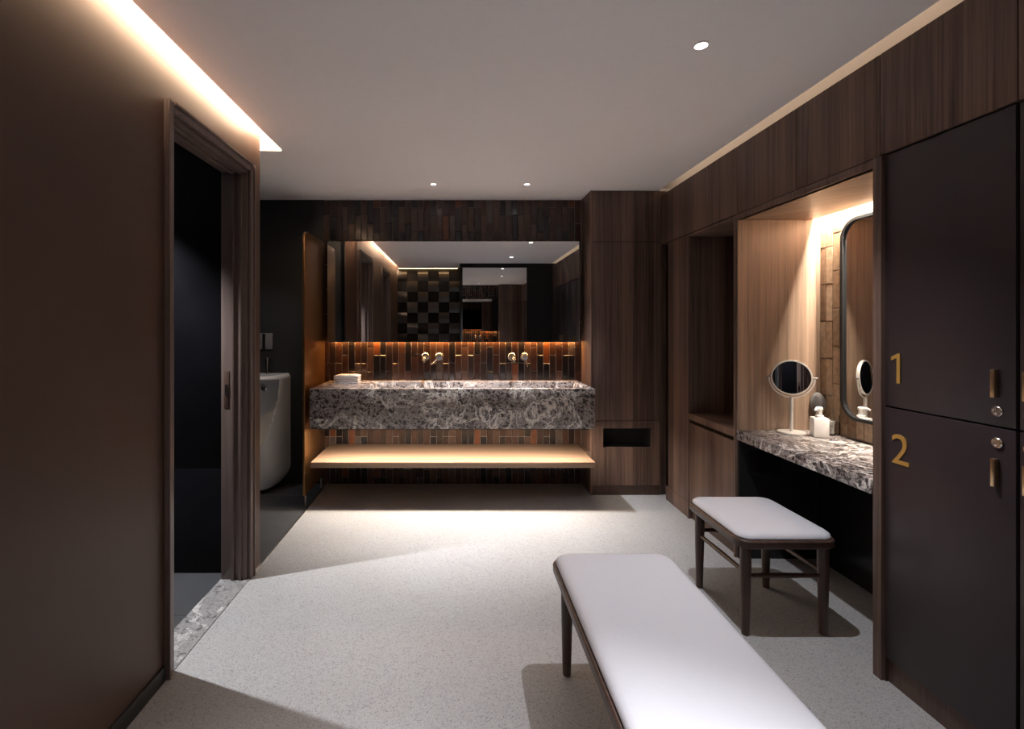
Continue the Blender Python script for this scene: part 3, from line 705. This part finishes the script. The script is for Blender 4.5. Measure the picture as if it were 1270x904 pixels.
def dl(r, y): return [(r*math.cos(2*PI*k/n), y, r*math.sin(2*PI*k/n)) for k in range(n)]
obj('rim', MB().loft([dl(.092, -.008), dl(.099, -.008), dl(.101, 0), dl(.099, .008), dl(.06, .010)], False, True).xform(R), 'satin', mk, smooth=True)
obj('glass', MB().loft([dl(.0925, -.0065), dl(.0925, .004)]).xform(R), 'mirror', mk)
Ry = Matrix.Translation(hc) @ Matrix.Rotation(yaw, 4, 'Z')
arc = [Ry @ Vector((.109*math.cos(a), 0, .113*math.sin(a))) for a in [PI+PI*k/20 for k in range(21)]]
obj('fork', MB().tube(arc, .0045, 10), 'satin', mk, smooth=True)
for s_ in (-1, 1): obj('pivot', MB().tube([Ry @ Vector((s_*.098, 0, 0)), Ry @ Vector((s_*.122, 0, 0))], .005, 10), 'grey', mk, smooth=True)

sx, sy = 2.008, 2.688
sd = thing('soap_dispenser', 'square white soap dispenser with pump nozzle in the alcove', 'dispenser', (sx, sy, TZ0))
Rz = Matrix.Translation((sx, sy, 0)) @ Matrix.Rotation(math.radians(-20), 4, 'Z')
obj('bottle', B(-.036, .036, -.036, .036, TZ0, TZ0+.105).xform(Rz), 'plastic', sd, 0.004)
p = obj('pump', MB().tube([(sx, sy, TZ0+.105), (sx, sy, TZ0+.118), (sx, sy, TZ0+.119), (sx, sy, TZ0+.145), (sx, sy, TZ0+.150)], [.020, .020, .013, .013, .017]).tube([(sx, sy, TZ0+.150), (sx, sy, TZ0+.160), (sx, sy, TZ0+.164)], [.017, .017, .012]), 'plastic', sd, smooth=True)
obj('nozzle', MB().tube([(sx, sy, TZ0+.156), (sx-.025, sy-.012, TZ0+.155), (sx-.036, sy-.017, TZ0+.148)], [.008, .007, .006], 10), 'plastic', p, smooth=True)
bx, by = 2.098, 2.735
ab = thing('acrylic_box', 'small clear acrylic organiser box of cotton swabs beside the dispenser', 'box', (bx, by, TZ0))
f = MB(); s2, hh, th = .034, .115, .003
f.box(bx-s2, bx+s2, by-s2, by-s2+th, TZ0, TZ0+hh); f.box(bx-s2, bx+s2, by+s2-th, by+s2, TZ0, TZ0+hh); f.box(bx-s2, bx-s2+th, by-s2+th, by+s2-th, TZ0, TZ0+hh); f.box(bx+s2-th, bx+s2, by-s2+th, by+s2-th, TZ0, TZ0+hh); f.box(bx-s2+th, bx+s2-th, by-s2+th, by+s2-th, TZ0, TZ0+th)
obj('box', f, 'acrylic', ab)
obj('divider', B(bx-s2+th, bx+s2-th, by-.002, by+.002, TZ0+th, TZ0+hh-.03), 'acrylic', ab)
for k in range(16):
    qx, qy = bx+random.uniform(-.02, .02), by+random.uniform(.008, .022)*random.choice((-1, 1)); a, b = random.uniform(-.008, .008), random.uniform(-.005, .005)
    p0 = Vector((qx-a, qy-b, TZ0+.008)); p1 = Vector((qx+a, qy+b, TZ0+.08))
    o = tag(obj('cotton_swab', MB().tube([p0, p0+(p1-p0)*.12, p0+(p1-p0)*.18, p0+(p1-p0)*.82, p0+(p1-p0)*.88, p1], [.003, .004, .0016, .0016, .004, .003], 8), 'cotton', smooth=True), 'white cotton swab standing in the clear acrylic box', 'cotton swab', 'cotton swabs in the acrylic box')
hb = thing('hairbrush', 'oval grey paddle hairbrush standing upright behind the soap dispenser', 'hairbrush', (2.09, 2.805, TZ0))
Rb = Matrix.Translation((2.09, 2.805, TZ0)) @ Matrix.Rotation(math.radians(-30), 4, 'Z') @ Matrix.Rotation(math.radians(-8), 4, 'X')
def ov(a, b, y, zc): return [(a*math.cos(2*PI*k/28), y, zc+b*math.sin(2*PI*k/28)) for k in range(28)]
obj('paddle', MB().loft([ov(.030, .055, .012, .165), ov(.036, .062, .006, .165), ov(.036, .062, -.002, .165), ov(.033, .059, -.006, .165)]).xform(Rb), 'grey', hb, smooth=True)
pd = obj('pad', MB().loft([ov(.031, .056, -.006, .165), ov(.027, .05, -.010, .165), ov(.012, .025, -.013, .165)]).xform(Rb), 'bristle', hb, smooth=True)
f = MB()
for i in range(7):
    for j in range(11):
        px, pz = (i-3)*.008, .165+(j-5)*.0095
        if (px/.028)**2+((pz-.165)/.052)**2 < 1: f.tube([(px, -.010, pz), (px, -.026, pz)], [.0012, .0008], 5)
br = obj('bristles', f.xform(Rb), 'bristle', pd); br['kind'] = 'stuff'
obj('handle', MB().tube([(0, .003, .002), (0, .003, .05), (0, .003, .11)], [.011, .009, .008], 12).xform(Rb), 'grey', hb, smooth=True)
